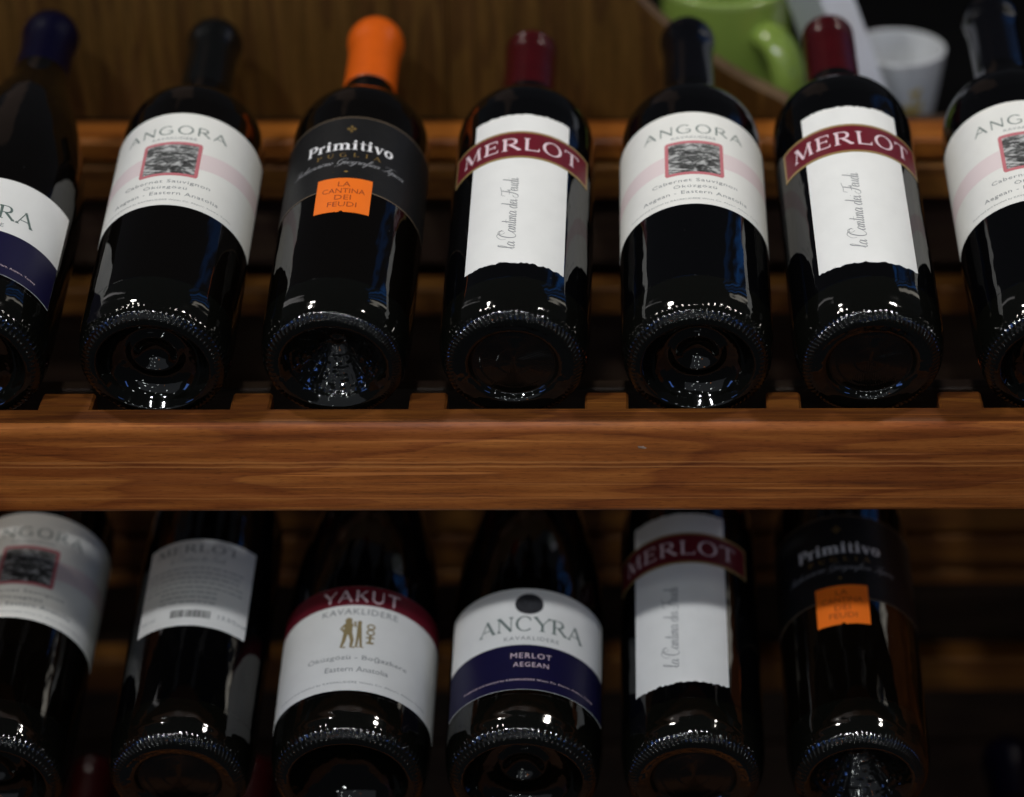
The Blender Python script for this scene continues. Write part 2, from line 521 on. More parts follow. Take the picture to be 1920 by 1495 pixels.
def capital(ch, th, tn, serif):
    """one capital letter, cap height 1; th/tn thick and thin stroke widths; returns ink, advance"""
    k = Ink()

    def line(a, b, w_):
        k.stroke([a, b], w_)

    def sf(x, y, l=0.17):
        if serif:
            yy = y + (0.025 if y < .5 else -0.025)
            k.stroke([(x - l, yy), (x + l, yy)], 0.05)
            k.stroke([(x - th * .5, yy), (x, yy + (0.09 if y < .5 else -0.09))], [0.05, 0.12])
            k.stroke([(x + th * .5, yy), (x, yy + (0.09 if y < .5 else -0.09))], [0.05, 0.12])

    def curve(cx, cy, rx, ry, a0, a1, n=22):
        pts = arc(cx, cy, rx, ry, a0, a1, n)
        ws = []
        for i in range(n + 1):
            a = radians(a0 + (a1 - a0) * i / n)
            ws.append(tn + (th - tn) * abs(cos(a)) ** 1.5)
        k.stroke(pts, ws)
    adv = 1.0
    if ch == 'A':
        line((0.04, 0), (.48, 1), tn); line((.45, 1), (.93, 0), th); line((.2, .34), (.76, .34), tn)
        sf(.05, 0, .12); sf(.93, 0, .13); adv = 1.0
    elif ch == 'N':
        line((.14, 0), (.14, 1), tn); line((.12, 1), (.90, 0), th); line((.88, 0), (.88, 1), tn)
        sf(.14, 0, .13); sf(.88, 1, .13); sf(.08, 1, .08); adv = 1.05
    elif ch == 'G':
        curve(.52, .5, .46, .5, 48, 325); line((.91, .44), (.91, .12), th * .8 if serif else tn); line((.62, .44), (.93, .44), tn); adv = 1.1
    elif ch == 'C':
        curve(.52, .5, .46, .5, 45, 318)
        if serif:
            line((.86, .70), (.86, .94), tn)
        adv = 1.0
    elif ch == 'O':
        curve(.52, .5, .45, .5, 0, 360, 32); adv = 1.07
    elif ch == 'R':
        line((.16, 0), (.16, 1), th); line((.14, .975), (.45, .975), tn)
        curve(.45, .74, .27, .235, 90, -90, 14); line((.14, .5), (.45, .5), tn); line((.42, .5), (.90, .02), th)
        sf(.16, 0); sf(.10, 1, .1); sf(.90, 0, .1); adv = .98
    elif ch == 'P':
        line((.16, 0), (.16, 1), th); line((.14, .965), (.42, .965), tn)
        curve(.42, .71, .27, .255, 90, -90, 14); line((.14, .455), (.42, .455), tn); sf(.16, 0); sf(.08, 1, .1); adv = .78
    elif ch == 'K':
        line((.16, 0), (.16, 1), th); line((.18, .38), (.80, .98), tn); line((.38, .58), (.86, 0), th)
        sf(.16, 0); sf(.16, 1); sf(.80, 1, .12); sf(.86, 0, .13); adv = .95
    elif ch == 'L':
        line((.16, 0), (.16, 1), th); line((.1, .03), (.78, .03), tn + .01)
        if serif:
            k.stroke([(.77, .02), (.80, .26)], [.1, .03])
        sf(.16, 1); adv = .84
    elif ch == 'E':
        line((.16, 0), (.16, 1), th)
        for y, x in ((.97, .70), (.52, .60), (.03, .74)):
            line((.1, y), (x, y), tn + .01)
            if serif:
                s_ = -1 if y > .6 else 1
                if y == .52:
                    line((x, .42), (x, .62), tn)
                else:
                    k.stroke([(x - .01, y), (x + .03, y + s_ * .2)], [.1, .03])
        if serif:
            sf(.08, 1, .07); sf(.08, 0, .07)
        adv = .84
    elif ch == 'T':
        line((.48, 0), (.48, 1), th); line((.04, .97), (.92, .97), tn + .01)
        if serif:
            k.stroke([(.05, .98), (.02, .76)], [.1, .03]); k.stroke([(.91, .98), (.94, .76)], [.1, .03])
        sf(.48, 0); adv = .95
    elif ch == 'M':
        line((.10, 0), (.20, 1), tn); line((.19, 1), (.58, .02), th); line((.58, .02), (.96, 1), tn); line((.95, 1), (1.05, 0), th)
        sf(.10, 0, .13); sf(1.05, 0, .15); sf(.12, 1, .09); sf(1.02, 1, .09); adv = 1.2
    elif ch == 'Y':
        line((.03, 1), (.47, .44), th); line((.90, 1), (.47, .44), tn); line((.47, .46), (.47, 0), th)
        sf(.05, 1, .13); sf(.90, 1, .12); sf(.47, 0); adv = .92
    elif ch == 'U':
        k.stroke([(.14, 1), (.14, .36)] + arc(.48, .36, .34, .34, 180, 360, 14) + [(.82, 1)], [th] * 3 + [(th + tn) / 2] * 13 + [tn, tn])
        sf(.14, 1); sf(.82, 1, .12); adv = .97
    return k, adv


def lower_serif(ch):
    """bold slab-ish lower case, x-height .66"""
    k = Ink()
    th, tn = .21, .075
    X = .66

    def foot(x):
        k.stroke([(x - .2, .035), (x + .2, .035)], .07)

    def flag(x, y):
        k.stroke([(x - .2, y - .04), (x, y - .03)], [.05, .09])
    adv = .5
    if ch == 'r':
        k.stroke([(.22, 0), (.22, X)], th); foot(.22); flag(.2, X)
        k.stroke(arc(.45, .36, .2, .27, 155, 62, 8), [tn, tn, .09, .11, .13, .14, .16, .18, .19]); adv = .62
    elif ch == 'i':
        k.stroke([(.22, 0), (.22, X)], th); foot(.22); flag(.2, X)
        k.poly(arc(.22, .86, .115, .115, 0, 350, 12)); adv = .48
    elif ch == 'm':
        for x in (.22, .68, 1.14):
            k.stroke([(x, 0), (x, .50 if x > .3 else X)], th); foot(x)
        flag(.2, X)
        for x in (.22, .68):
            k.stroke([(x, .42)] + arc(x + .25, .45, .21, .17, 140, 0, 8), [tn, tn, tn, .09, .11, .13, .16, .19, .2, th])
        adv = 1.4
    elif ch == 't':
        k.stroke([(.24, .92), (.24, .16)] + arc(.36, .14, .12, .12, 180, 320, 7), [.08, th, th, .19, .16, .13, .1, .07, .06, .05])
        k.stroke([(.03, X - .03), (.48, X - .03)], .065); adv = .52
    elif ch == 'v':
        k.stroke([(.14, X), (.38, .0)], th * .95); k.stroke([(.62, X), (.38, 0)], tn)
        k.stroke([(-.02, X - .03), (.32, X - .03)], .06); k.stroke([(.48, X - .03), (.76, X - .03)], .06); adv = .74
    elif ch == 'o':
        pts = arc(.36, .33, .25, .31, 0, 360, 26)
        k.stroke(pts, [tn + (th - tn) * abs(cos(2 * pi * i / 26)) ** 1.3 for i in range(27)]); adv = .76
    return k, adv


CURSIVE = {
    'l': ([[(-.05, .1), (.12, .4), (.26, .86), (.2, 1.0), (.10, .8), (.10, .15), (.2, 0), (.34, .12)]], .32),
    'a': ([[(.34, .36), (.18, .42), (.03, .2), (.1, 0), (.25, .08), (.37, .4), (.34, .1), (.41, 0), (.52, .12)]], .5),
    'n': ([[(-.04, .3), (.06, .42), (.05, 0)], [(.05, .1), (.2, .4), (.3, .36), (.27, .08), (.34, 0), (.46, .12)]], .44),
    't': ([[(.14, .85), (.09, .1), (.16, 0), (.3, .12)], [(-.04, .58), (.27, .61)]], .28),
    'i': ([[(.05, .42), (.05, .08), (.12, 0), (.24, .12)], [(.09, .58), (.11, .62)]], .22),
    'd': ([[(.32, .36), (.16, .42), (.02, .2), (.1, 0), (.24, .08), (.4, .98), (.34, .1), (.42, 0), (.52, .12)]], .5),
    'e': ([[(.0, .14), (.24, .28), (.18, .42), (.05, .34), (.03, .1), (.14, 0), (.33, .12)]], .31),
    'u': ([[(.02, .42), (.03, .1), (.1, 0), (.24, .14), (.3, .42), (.28, .1), (.36, 0), (.47, .12)]], .45),
    'c': ([[(.27, .34), (.18, .42), (.04, .3), (.03, .1), (.14, 0), (.31, .12)]], .29),
    'z': ([[(.02, .38), (.26, .4), (.02, .02), (.3, .06)]], .3),
    'o': ([[(.2, .42), (.05, .34), (.05, .06), (.2, 0), (.3, .2), (.2, .42), (.38, .34)]], .36),
    'g': ([[(.3, .36), (.16, .42), (.03, .2), (.12, 0), (.26, .1), (.33, .42), (.28, -.3), (.1, -.4), (.08, -.25), (.42, .1)]], .42),
    'r': ([[(0, .3), (.08, .44), (.14, .38), (.24, .4), (.2, .08), (.28, 0), (.36, .12)]], .34),
    'f': ([[(0, .1), (.26, .8), (.22, .98), (.12, .8), (.06, -.38), (.0, -.3), (.2, .05), (.3, .14)]], .28),
    'p': ([[(0, .3), (.08, .42), (.04, -.4)], [(.05, .1), (.22, .42), (.34, .28), (.24, .02), (.1, .05)], [(.28, .02), (.44, .12)]], .42),
    'C': ([[(.72, .7), (.72, .95), (.5, 1.04), (.2, .85), (.08, .4), (.2, .04), (.45, -.03), (.75, .22)],
           [(.58, .62), (.42, .74), (.38, .9), (.6, .96), (.8, .8)], [(-.15, .55), (-.2, .85), (.1, 1.1), (.4, 1.05)]], .72),
    'F': ([[(-.05, .75), (.05, .98), (.35, .98), (.95, 1.08)], [(.52, .98), (.42, .4), (.26, .0), (-.02, -.02), (-.05, .2), (.15, .3)],
           [(.2, .48), (.66, .54)], [(.66, .64), (.64, .44)]], .66),
    'I': ([[(0, .72), (.1, .98), (.5, .98)], [(.42, .98), (.32, .2), (.1, -.02), (-.05, .15)]], .5),
    'G': ([[(.66, .72), (.66, .95), (.45, 1.02), (.16, .8), (.08, .35), (.25, .02), (.5, .12), (.6, .45), (.5, -.2), (.2, -.35), (.1, -.2)],
           [(.4, .45), (.75, .48)]], .72),
    'T': ([[(-.05, .75), (.05, .98), (.35, .98), (.9, 1.08)], [(.5, .98), (.4, .35), (.2, .0), (0, .1)]], .56),
}


def cursive(text, slant=.30, w0=.035, w1=.085):
    k = Ink()
    x = 0
    for ch in text:
        if ch == ' ':
            x += .26
            continue
        strokes, adv = CURSIVE[ch]
        for st in strokes:
            pts = catmull(st, 6)
            ws = []
            for i, p in enumerate(pts):
                q = pts[min(i + 1, len(pts) - 1)] if i < len(pts) - 1 else p
                pr_ = pts[i - 1] if i else p
                d = (q[0] - pr_[0], q[1] - pr_[1])
                l = math.hypot(*d) or 1
                ws.append(w0 + (w1 - w0) * max(0, -d[1] / l))
            k.stroke([(p[0] + x + slant * p[1], p[1]) for p in pts], ws)
        x += adv
    return k


def word(text, th=.16, tn=.06, serif=True, gap=.12):
    k = Ink()
    x = 0
    for ch in text:
        if ch == ' ':
            x += .5
            continue
        g, adv = capital(ch, th, tn, serif) if ch.isupper() else lower_serif(ch)
        k.extend(g, lambda p, x=x: (p[0] + x, p[1]))
        x += adv + gap
    return k


def typed(text, spacing=1.0):
    cu = bpy.data.curves.new('t', 'FONT')
    cu.body = text
    cu.resolution_u = 2
    cu.space_character = spacing
    cu.align_x = 'CENTER'
    o = bpy.data.objects.new('t', cu)
    me = o.to_mesh()
    k = Ink()
    k.v = [(v.co.x, v.co.y) for v in me.vertices]
    k.f = [list(p.vertices) for p in me.polygons]
    o.to_mesh_clear()
    bpy.data.objects.remove(o)
    bpy.data.curves.remove(cu)
    return k


def fit(k, uc, s0, width, height, base=None, rot=False):
    """place ink so its box is centred on uc with its baseline at s0; width, height in mm"""
    x0, x1, y0, y1 = k.bounds()
    if base is not None:
        y0, y1 = base
    o = Ink()
    if rot:      # text running up the bottle
        o.extend(k, lambda p: (uc - height * (p[1] - y0) / (y1 - y0) + height / 2, s0 + width * (p[0] - x0) / (x1 - x0)))
    else:
        o.extend(k, lambda p: (uc + width * ((p[0] - x0) / (x1 - x0) - .5), s0 + height * (p[1] - y0) / (y1 - y0)))
    return o


def wrapped(name, ink, R, off, mat, parent):
    vs = []
    for (u, s) in ink.v:
        ph = u / R
        vs.append(((R + off) * sin(ph), -(R + off) * cos(ph), s))
    return mesh_obj(name, vs, ink.f, mat, parent)


def sheet(name, R, off, u0, u1, bot, top, mat, parent, n=72, skirt=True, ns=1):
    """a paper label bent round the bottle; bot/top are functions of u or numbers"""
    fb = bot if callable(bot) else (lambda u: bot)
    ft = top if callable(top) else (lambda u: top)
    vs, fs = [], []
    r = R + off
    for i in range(n + 1):
        u = u0 + (u1 - u0) * i / n
        ph = u / R
        a, b = fb(u), ft(u)
        for j in range(ns + 1):
            vs.append((r * sin(ph), -r * cos(ph), a + (b - a) * j / ns))
    m = ns + 1
    for i in range(n):
        for j in range(ns):
            fs.append([i * m + j, (i + 1) * m + j, (i + 1) * m + j + 1, i * m + j + 1])
    if skirt:
        ring = [i * m for i in range(n + 1)] + [n * m + j for j in range(1, m)] + [i * m + ns for i in range(n - 1, -1, -1)] + [j for j in range(ns - 1, 0, -1)]
        k = (R - 0.06) / r
        b = len(vs)
        for q in ring:
            v = vs[q]
            vs.append((v[0] * k, v[1] * k, v[2]))
        for i in range(len(ring)):
            j = (i + 1) % len(ring)
            fs.append([ring[j], ring[i], b + i, b + j])
    return mesh_obj(name, vs, fs, mat, parent, smooth=False)


# ------------------------------------------------------------------ bottles
def lathe(name, prof, seg, mat, parent, disp=None, capped=False):
    vs, fs = [], []
    for (s, r) in prof:
        for i in range(seg):
            ph = 2 * pi * i / seg
            ds, dr = disp(s, r, ph) if disp else (0, 0)
            vs.append(((r + dr) * cos(ph), (r + dr) * sin(ph), s + ds))
    n = len(prof)
    for j in range(n - 1):
        for i in range(seg):
            k = (i + 1) % seg
            fs.append([j * seg + i, j * seg + k, (j + 1) * seg + k, (j + 1) * seg + i])
    return mesh_obj(name, vs, fs, mat, parent, smooth=True)


def smooth_prof(pts, step=6):
    return catmull(pts, step)


def bordeaux(parent, R, mat, top=None):
    pts = [(26, R), (30, R), (60, R), (110, R), (168, R), (180, R - .5), (190, R - 2.4), (198, R - 6.5), (205, R - 13.0),
           (211, R - 19.5), (216, 16.6), (222, 15.2), (232, 14.6), (258, 14.2), (272, 13.6)]
    return lathe('glass_body', smooth_prof(pts, 5), 128, mat, parent)


def burgundy(parent, R, mat):
    pts = [(26, R), (30, R), (60, R), (108, R), (122, R - .5), (140, R - 2.0), (158, R - 4.6), (180, R - 9.4), (200, R - 14.8), (215, 22.4),
           (229, 17.8), (242, 15.4), (250, 14.7), (262, 14.4), (290, 14.2)]
    return lathe('glass_body', smooth_prof(pts, 5), 128, mat, parent)


def base(parent, R, kind, mat=None):
    """the moulded foot: heel, knurled bearing ring and the punt"""
    seg = 720
    heel = [(26, R), (23, R - .01), (19.5, R - .12), (16, R - .35), (12.5, R - .75), (10, R - 1.15), (8, R - 1.6), (6.5, R - 2.0), (5.2, R - 2.5), (4.2, R - 3.0), (3.3, R - 3.5), (2.5, R - 4.1), (1.8, R - 4.8), (1.2, R - 5.6), (.7, R - 6.4),
            (.35, R - 7.2), (.1, R - 8.1), (0, R - 9.2), (.2, R - 10.3)]
    if kind == 'dome':
        punt = [(1.2, R - 11.2), (4.0, R - 12.8), (7.5, R - 14.8), (10.6, R - 17.8), (12.4, R - 21.5), (12.8, 15.4), (11.8, 13.2), (11.2, 11.5), (12.2, 9.8), (14.2, 7.4), (15.8, 4.6), (16.6, 2.2), (16.8, .01)]
    elif kind == 'cone':
        punt = [(.9, R - 11.4), (2.4, R - 13.0), (5.2, R - 15.6), (8.6, R - 18.8), (12.6, 15.4), (16.6, 11.2), (20.0, 7.6), (22.2, 5.0), (22.8, 3.2), (22.4, 1.6), (22.2, .01)]
    elif kind == 'deep':
        punt = [(1.2, R - 11.4), (4.0, R - 13.4), (8, R - 16.2), (12, R - 20), (15.5, 17), (18, 12), (19.4, 8.5), (20, 5), (20.4, .01)]
    else:
        punt = [(.45, R - 11.8), (.7, R - 13.6), (1.1, R - 15.2), (2.2, R - 16.3), (3.7, R - 17.0), (4.3, R - 17.4)] + [(4.4 + .028 * i + .12 * (i % 2), (R - 17.6) * (1 - i / 36.0)) for i in range(0, 36)] + [(5.4, .01)]
    prof = catmull(heel, 3) + (catmull(punt, 6) if kind != 'flat' else punt)

    def disp(s, r, ph):
        ds = dr = 0.0
        if kind == 'flat':
            # slanted ribs round the heel, concentric knurling in the middle
            if R - 8.6 < r < R - 1.6:
                t = (r - (R - 5.0)) / 3.4
                e = max(0.0, 1 - t * t)
                c = max(0.0, cos(84 * ph + r * 1.2)) ** 1.5
                ds -= .32 * e * c
                dr += .27 * e * c
            if 1.2 < r < R - 17.8:
                ds -= .16 * cos(int(2 * pi * r / 1.25) * ph + r * 2.3)
        elif kind == 'cone':
            if R - 8.8 < r < R - 1.8:
                t = (r - (R - 5.4)) / 3.5
                e = max(0.0, 1 - t * t)
                c = max(0.0, cos(92 * ph + r * .9 * sin(ph))) ** 1.5
                ds -= .26 * e * c
                dr += .22 * e * c
            if s > 5 and r < R - 13:
                # pimpled cone
                a = int(ph / (2 * pi) * 50)
                b = int(s / 1.5)
                h = (math.sin(a * 127.1 + b * 311.7) * 43758.5) % 1.0
                dr += .5 * h * min(1, r / 9)
                ds += .7 * h * min(1, r / 9)
        else:
            # two rows of small dots
            for r0 in (R - 3.1, R - 6.3):
                t = (r - r0) / 1.45
                if abs(t) < 1:
                    e = 1 - t * t
                    c = max(0.0, cos(78 * ph + (0 if r0 > R - 4 else pi * .5)))
                    ds -= (.40 if r0 < R - 4 else .27) * e * c
                    dr += (.11 if r0 < R - 4 else .33) * e * c
        # mould unevenness
        if s < 14 and r > R - 10:
            dr += .05 * sin(5 * ph + s) + .04 * sin(11 * ph)
        return ds, dr
    return lathe('base', prof, seg, mat or M_base, parent, disp)


def capsule(parent, kind, mat, s0=212, R=16.4):
    if kind == 'dome':
        w_ = R - 1.1
        pts = [(s0 - .2, w_ - 1.2), (s0, w_ + .2), (s0 + 6, w_), (258, w_ - .3), (267, w_ - .2), (272, w_ + .2), (276.5, R - .15), (281, R + .25), (285, R - .3), (289, R - 2.0), (293.4, R - 4.9), (297, R - 8.6), (299.2, 3.6), (299.6, .01)]
        prof = smooth_prof(pts, 5)
    else:
        r = 14.9
        pts = [(s0 - .2, r - .9), (s0, r), (s0 + 3, r - .05), (258, r), (262.6, r), (263.8, r - .6), (265.0, r), (269.6, r), (270.8, r - .6), (272.0, r), (273.6, r - .1), (275.6, r - .9), (277.2, r - 2.6), (278.0, r - 5.4), (278.2, .01)]
        prof = [pts[0]]
        for a, b in zip(pts, pts[1:]):
            for t in (.5, 1):
                prof.append((a[0] + (b[0] - a[0]) * t, a[1] + (b[1] - a[1]) * t))
    return lathe('capsule', prof, 72, mat, parent)


def rag(seed, amp, period):
    rr = random.Random(seed)
    tab = [rr.uniform(-1, 1) for _ in range(200)]

    def f(u):
        x = (u + 60) / period
        i = int(x)
        t = x - i
        return amp * (tab[i % 200] * (1 - t) + tab[(i + 1) % 200] * t)
    return f


def make_angora(name='wine_bottle', gm=M_glass, capm=M_capblack):
    R = 39.2
    t = empty(name)
    bordeaux(t, R, gm)
    base(t, R, 'dome')
    capsule(t, 'dome', capm, 212, 15.9)
    lab = sheet('label', R, .14, -64.5, 64.5, 83.2, 162.0, M_cream, t, 110)
    band = lambda o: (lambda u: 121 + o + .105 * u)
    for a, b in ((-64.4, -16.2), (16.2, 64.4)):
        sheet('pink_band', R, .19, a, b, band(-6.6), band(6.6), M_pinkb, lab, 40, skirt=False)
    # framed picture with a gently arched outline
    fr = Ink()
    pts = []
    c = 1.6
    for (cx_, cy_, a0) in ((15.9 - c, 136.6 - c, 0), (-15.9 + c, 136.6 - c, 90), (-15.9 + c, 107.8 + c, 180), (15.9 - c, 107.8 + c, 270)):
        pts += arc(cx_, cy_, c, c, a0, a0 + 90, 5)
    # triangulate as a strip of columns so that it follows the glass
    sheet('picture_frame', R, .22, -15.9, 15.9, lambda u: 107.8 + (c - sqrt(max(0, c * c - max(0, abs(u) - 15.9 + c) ** 2))), lambda u: 136.6 - (c - sqrt(max(0, c * c - max(0, abs(u) - 15.9 + c) ** 2))), M_frame, lab, 48, skirt=False)
    sheet('picture', R, .26, -13.9, 13.9, 109.9, 134.4, M_pic, lab, 24, skirt=False)
    ink = fit(word('ANGORA', .115, .075, False, .16), 0, 143.2, 57, 7.6)
    wrapped('lettering', ink, R, .26, M_greentext, lab)
    wrapped('small_lettering', fit(typed('KAVAKLIDERE', 1.1), 0, 138.9, 24, 2.0), R, .26, M_greytext, lab)
    k = Ink()
    for tx, s0, w_, h_ in (('Cabernet Sauvignon', 100.9, 47, 3.5), ('Öküzgözü', 96.2, 23, 3.6), ('Aegean - Eastern Anatolia', 91.0, 59, 3.6)):
        k.extend(fit(typed(tx, 1.1), 0, s0, w_, h_), lambda p: p)
    wrapped('small_lettering', k, R, .24, M_greytext, lab)
    wrapped('small_lettering', fit(typed('Produced and bottled by KAVAKLIDERE Wines Co. Akyurt, Ankara, Turkey', 1.05), 0, 86.6, 78, 1.5), R, .24, M_greytext, lab)
    return t


def make_merlot(name='wine_bottle', back=False, seed=11):
    R = 38.6
    t = empty(name)
    bordeaux(t, R, M_glass2)
    base(t, R, 'flat')
    capsule(t, 'flat', M_capred, 214)
    if back:
        lab = sheet('back_label', R, .14, -32.5, 32.5, 77.5, 141.5, M_white, t, 60)
        wrapped('lettering', fit(word('MERLOT', .17, .07, True, .14), -2, 131.6, 48, 6.2), R, .22, M_greytext, lab)
        wrapped('small_lettering', fit(cursive('la Cantina dei Feudi'), -1, 124.6, 32, 5.4), R, .22, M_lighttext, lab)
        k = Ink()
        rr = random.Random(3)
        for i in range(8):      # unreadable small print, drawn as rows of short dashes
            s = 120.0 - i * 3.6
            ww = 28 if i < 5 else 17
            u = -ww - 2
            while u < ww - 4:
                l = rr.uniform(1.6, 5.0)
                k.poly([(u, s - .45), (u + l, s - .45), (u + l, s + .45), (u, s + .45)])
                u += l + .9
        wrapped('small_lettering', k, R, .22, M_lighttext, lab)
        k = Ink()
        u = -11.0
        while u < 11:
            l = rr.choice((.25, .35, .6, .8))
            k.poly([(u, 83.4), (u + l, 83.4), (u + l, 88.8), (u, 88.8)])
            u += l + rr.choice((.25, .4, .6))
        wrapped('barcode', k, R, .22, M_black, lab)
        wrapped('small_lettering', fit(typed('13,5%vol'), 23.5, 84.2, 17, 3.4), R, .22, M_greytext, lab)
        wrapped('small_lettering', fit(typed('750 ml'), -26, 84.2, 11, 2.6), R, .22, M_lighttext, lab)
        return t
    fb, ft = rag(seed, .72, 1.45), rag(seed + 9, .5, 1.2)
    lab = sheet('label', R, .14, -27.2, 27.2, lambda u: 36.9 + fb(u), lambda u: 161.0 + ft(u), M_white, t, 190)
    wrapped('lettering', fit(cursive('la Cantina dei Feudi', .30, .034, .092), -4.6, 47.0, 59, 10.2, rot=True), R, .22, M_scriptink, lab)
    rb = sheet('ribbon_label', R, .24, -43.6, 43.6, 122.8, 146.0, M_rimgold, t, 84)
    sheet('maroon_band', R, .29, -41.9, 41.9, 124.5, 144.3, M_maroon, rb, 80, skirt=False)
    wrapped('lettering', fit(word('MERLOT', .16, .065, True, .15), 0, 128.8, 69, 11.2), R, .34, M_pinktext, rb)
    return t


def make_primitivo(name='wine_bottle'):
    R = 38.2
    t = empty(name)
    bordeaux(t, R, M_glass)
    base(t, R, 'cone')
    capsule(t, 'dome', M_caporange, 231.5, 16.3)
    lab = sheet('label', R, .14, -66, 66, 96.6, 159.6, M_blacklab, t, 110)
    for a, b in ((159.0, 159.6), (96.6, 97.2)):
        sheet('gold_line', R, .18, -65.9, 65.9, a, b, M_dullgold, lab, 100, skirt=False)
    k = Ink()
    for a in (0, 90, 180, 270):
        ca, sa = cos(radians(a)), sin(radians(a))
        f = lambda x, y: (x * ca - y * sa, 148.8 + (x * sa + y * ca) * 1.15)
        k.poly([f(.35, 0), f(1.5, .8), f(2.0, .5), f(2.6, 0), f(2.0, -.5), f(1.5, -.8)])
    wrapped('gold_ornament', k, R, .22, M_gold, lab)
    wrapped('lettering', fit(word('Primitivo', .22, .085, True, .05), 0, 130.6, 48, 8.6), R, .22, M_bright, lab)
    kk = Ink()
    x = 0
    for ch in 'PUGLIA':
        if ch == 'I':
            g = Ink(); g.stroke([(.2, 0), (.2, 1)], .16); g.stroke([(0, .03), (.4, .03)], .06); g.stroke([(0, .97), (.4, .97)], .06)
            adv = .4
        else:
            g, adv = capital(ch, .17, .06, True)
        kk.extend(g, lambda p, x=x: (p[0] + x, p[1]))
        x += adv + .95
    wrapped('small_lettering', fit(kk, 0, 124.6, 35, 3.4), R, .22, M_gold, lab)
    wrapped('script_lettering', fit(cursive('Indicazione Geografica Tipica', .5, .03, .075), 0, 116.2, 65, 7.4), R, .22, M_silver, lab)
    k = Ink()
    k.poly([(-7.5, 112.0), (0, 111.8), (7.5, 112.0), (0, 112.25)])
    k.poly([(-1.3, 112), (0, 111.2), (1.3, 112), (0, 112.8)])
    wrapped('gold_ornament', k, R, .22, M_gold, lab)
    notch = lambda u: 78.2 + (1.1 * sqrt(max(0, 1 - (u / 1.2) ** 2)) if abs(u) < 1.2 else 0)
    sq = sheet('orange_square_label', R, .26, -14.6, 14.6, notch, 106.4, M_orange, t, 48)
    k = Ink()
    for tx, s0, w_ in (('LA', 99.3, 6.6), ('CANTINA', 93.8, 22.6), ('DEI', 88.3, 8.6), ('FEUDI', 82.6, 15.2)):
        k.extend(fit(typed(tx), 0, s0, w_, 3.9), lambda p: p)
    wrapped('lettering', k, R, .32, M_brown, sq)
    return t


def make_yakut(name='wine_bottle'):
    R = 42.4
    t = empty(name)
    burgundy(t, R, M_glass2)
    base(t, R, 'deep')
    capsule(t, 'dome', M_capred, 248, 16.0)
    lab = sheet('label', R, .14, -68, 68, 28.2, 102.4, M_white, t, 110)
    sheet('maroon_band', R, .19, -67.9, 67.9, 88.4, 102.3, M_maroon, lab, 100, skirt=False)
    wrapped('lettering', fit(word('YAKUT', .17, .10, False, .14), 1, 90.4, 43, 9.2), R, .26, M_pinktext, lab)
    wrapped('small_lettering', fit(typed('KAVAKLIDERE', 1.1), 1, 81.6, 42, 4.2), R, .22, M_greytext, lab)
    k = Ink()      # small gold emblem: two little old figures close together and a stacked sign
    k.poly(arc(-4.6, 77.0, 2.0, 2.2, 0, 345, 10))
    k.stroke([(-4.4, 75.4), (-4.6, 67.0)], [4.2, 4.8])
    k.stroke([(-6.2, 74.4), (-8.4, 71.6), (-6.0, 68.6)], 1.5)
    k.stroke([(-3.0, 74.6), (-.6, 72.6), (-1.2, 76.4)], 1.4)
    k.stroke([(-5.8, 67.6), (-6.4, 62.8), (-7.6, 58.2), (-5.2, 58.0)], [2.4, 2.0, 1.5, 1.2])
    k.stroke([(-3.2, 67.6), (-2.0, 63.2), (-2.4, 58.2), (-.2, 58.0)], [2.4, 2.0, 1.5, 1.2])
    k.poly(arc(1.4, 75.6, 1.2, 1.5, 0, 345, 10))
    k.stroke([(1.3, 74.4), (1.6, 66.5)], [2.2, 2.7])
    k.stroke([(1.0, 66.8), (.4, 58.4), (2.0, 58.2)], [1.5, 1.2, .9])
    k.stroke([(2.2, 66.8), (3.0, 58.4), (4.4, 58.2)], [1.5, 1.2, .9])
    for (yy, q) in ((73.2, 1.6), (69.2, 1.8)):
        k.stroke(arc(7.6, yy, 1.9, q, 0, 360, 12), 1.0)
    k.stroke([(7.6, 67.4), (7.4, 62.0)], 1.3)
    k.stroke([(5.4, 65.4), (9.8, 65.6)], 1.1)
    k.stroke([(5.6, 61.8), (9.6, 61.8)], 1.4)
    wrapped('gold_emblem', k, R, .22, M_olive, lab)
    k = Ink()
    for tx, s0, w_, h_ in (('Öküzgözü - Boğazkere', 48.6, 56, 4.8), ('Eastern Anatolia', 41.2, 34, 3.6)):
        k.extend(fit(typed(tx), 2, s0, w_, h_), lambda p: p)
    k.extend(fit(typed('Produced and bottled by KAVAKLIDERE Wines Co. Akyurt, Ankara, Turkey', 1.05), 0, 32.6, 92, 1.9), lambda p: p)
    wrapped('small_lettering', k, R, .22, M_greytext, lab)
    return t


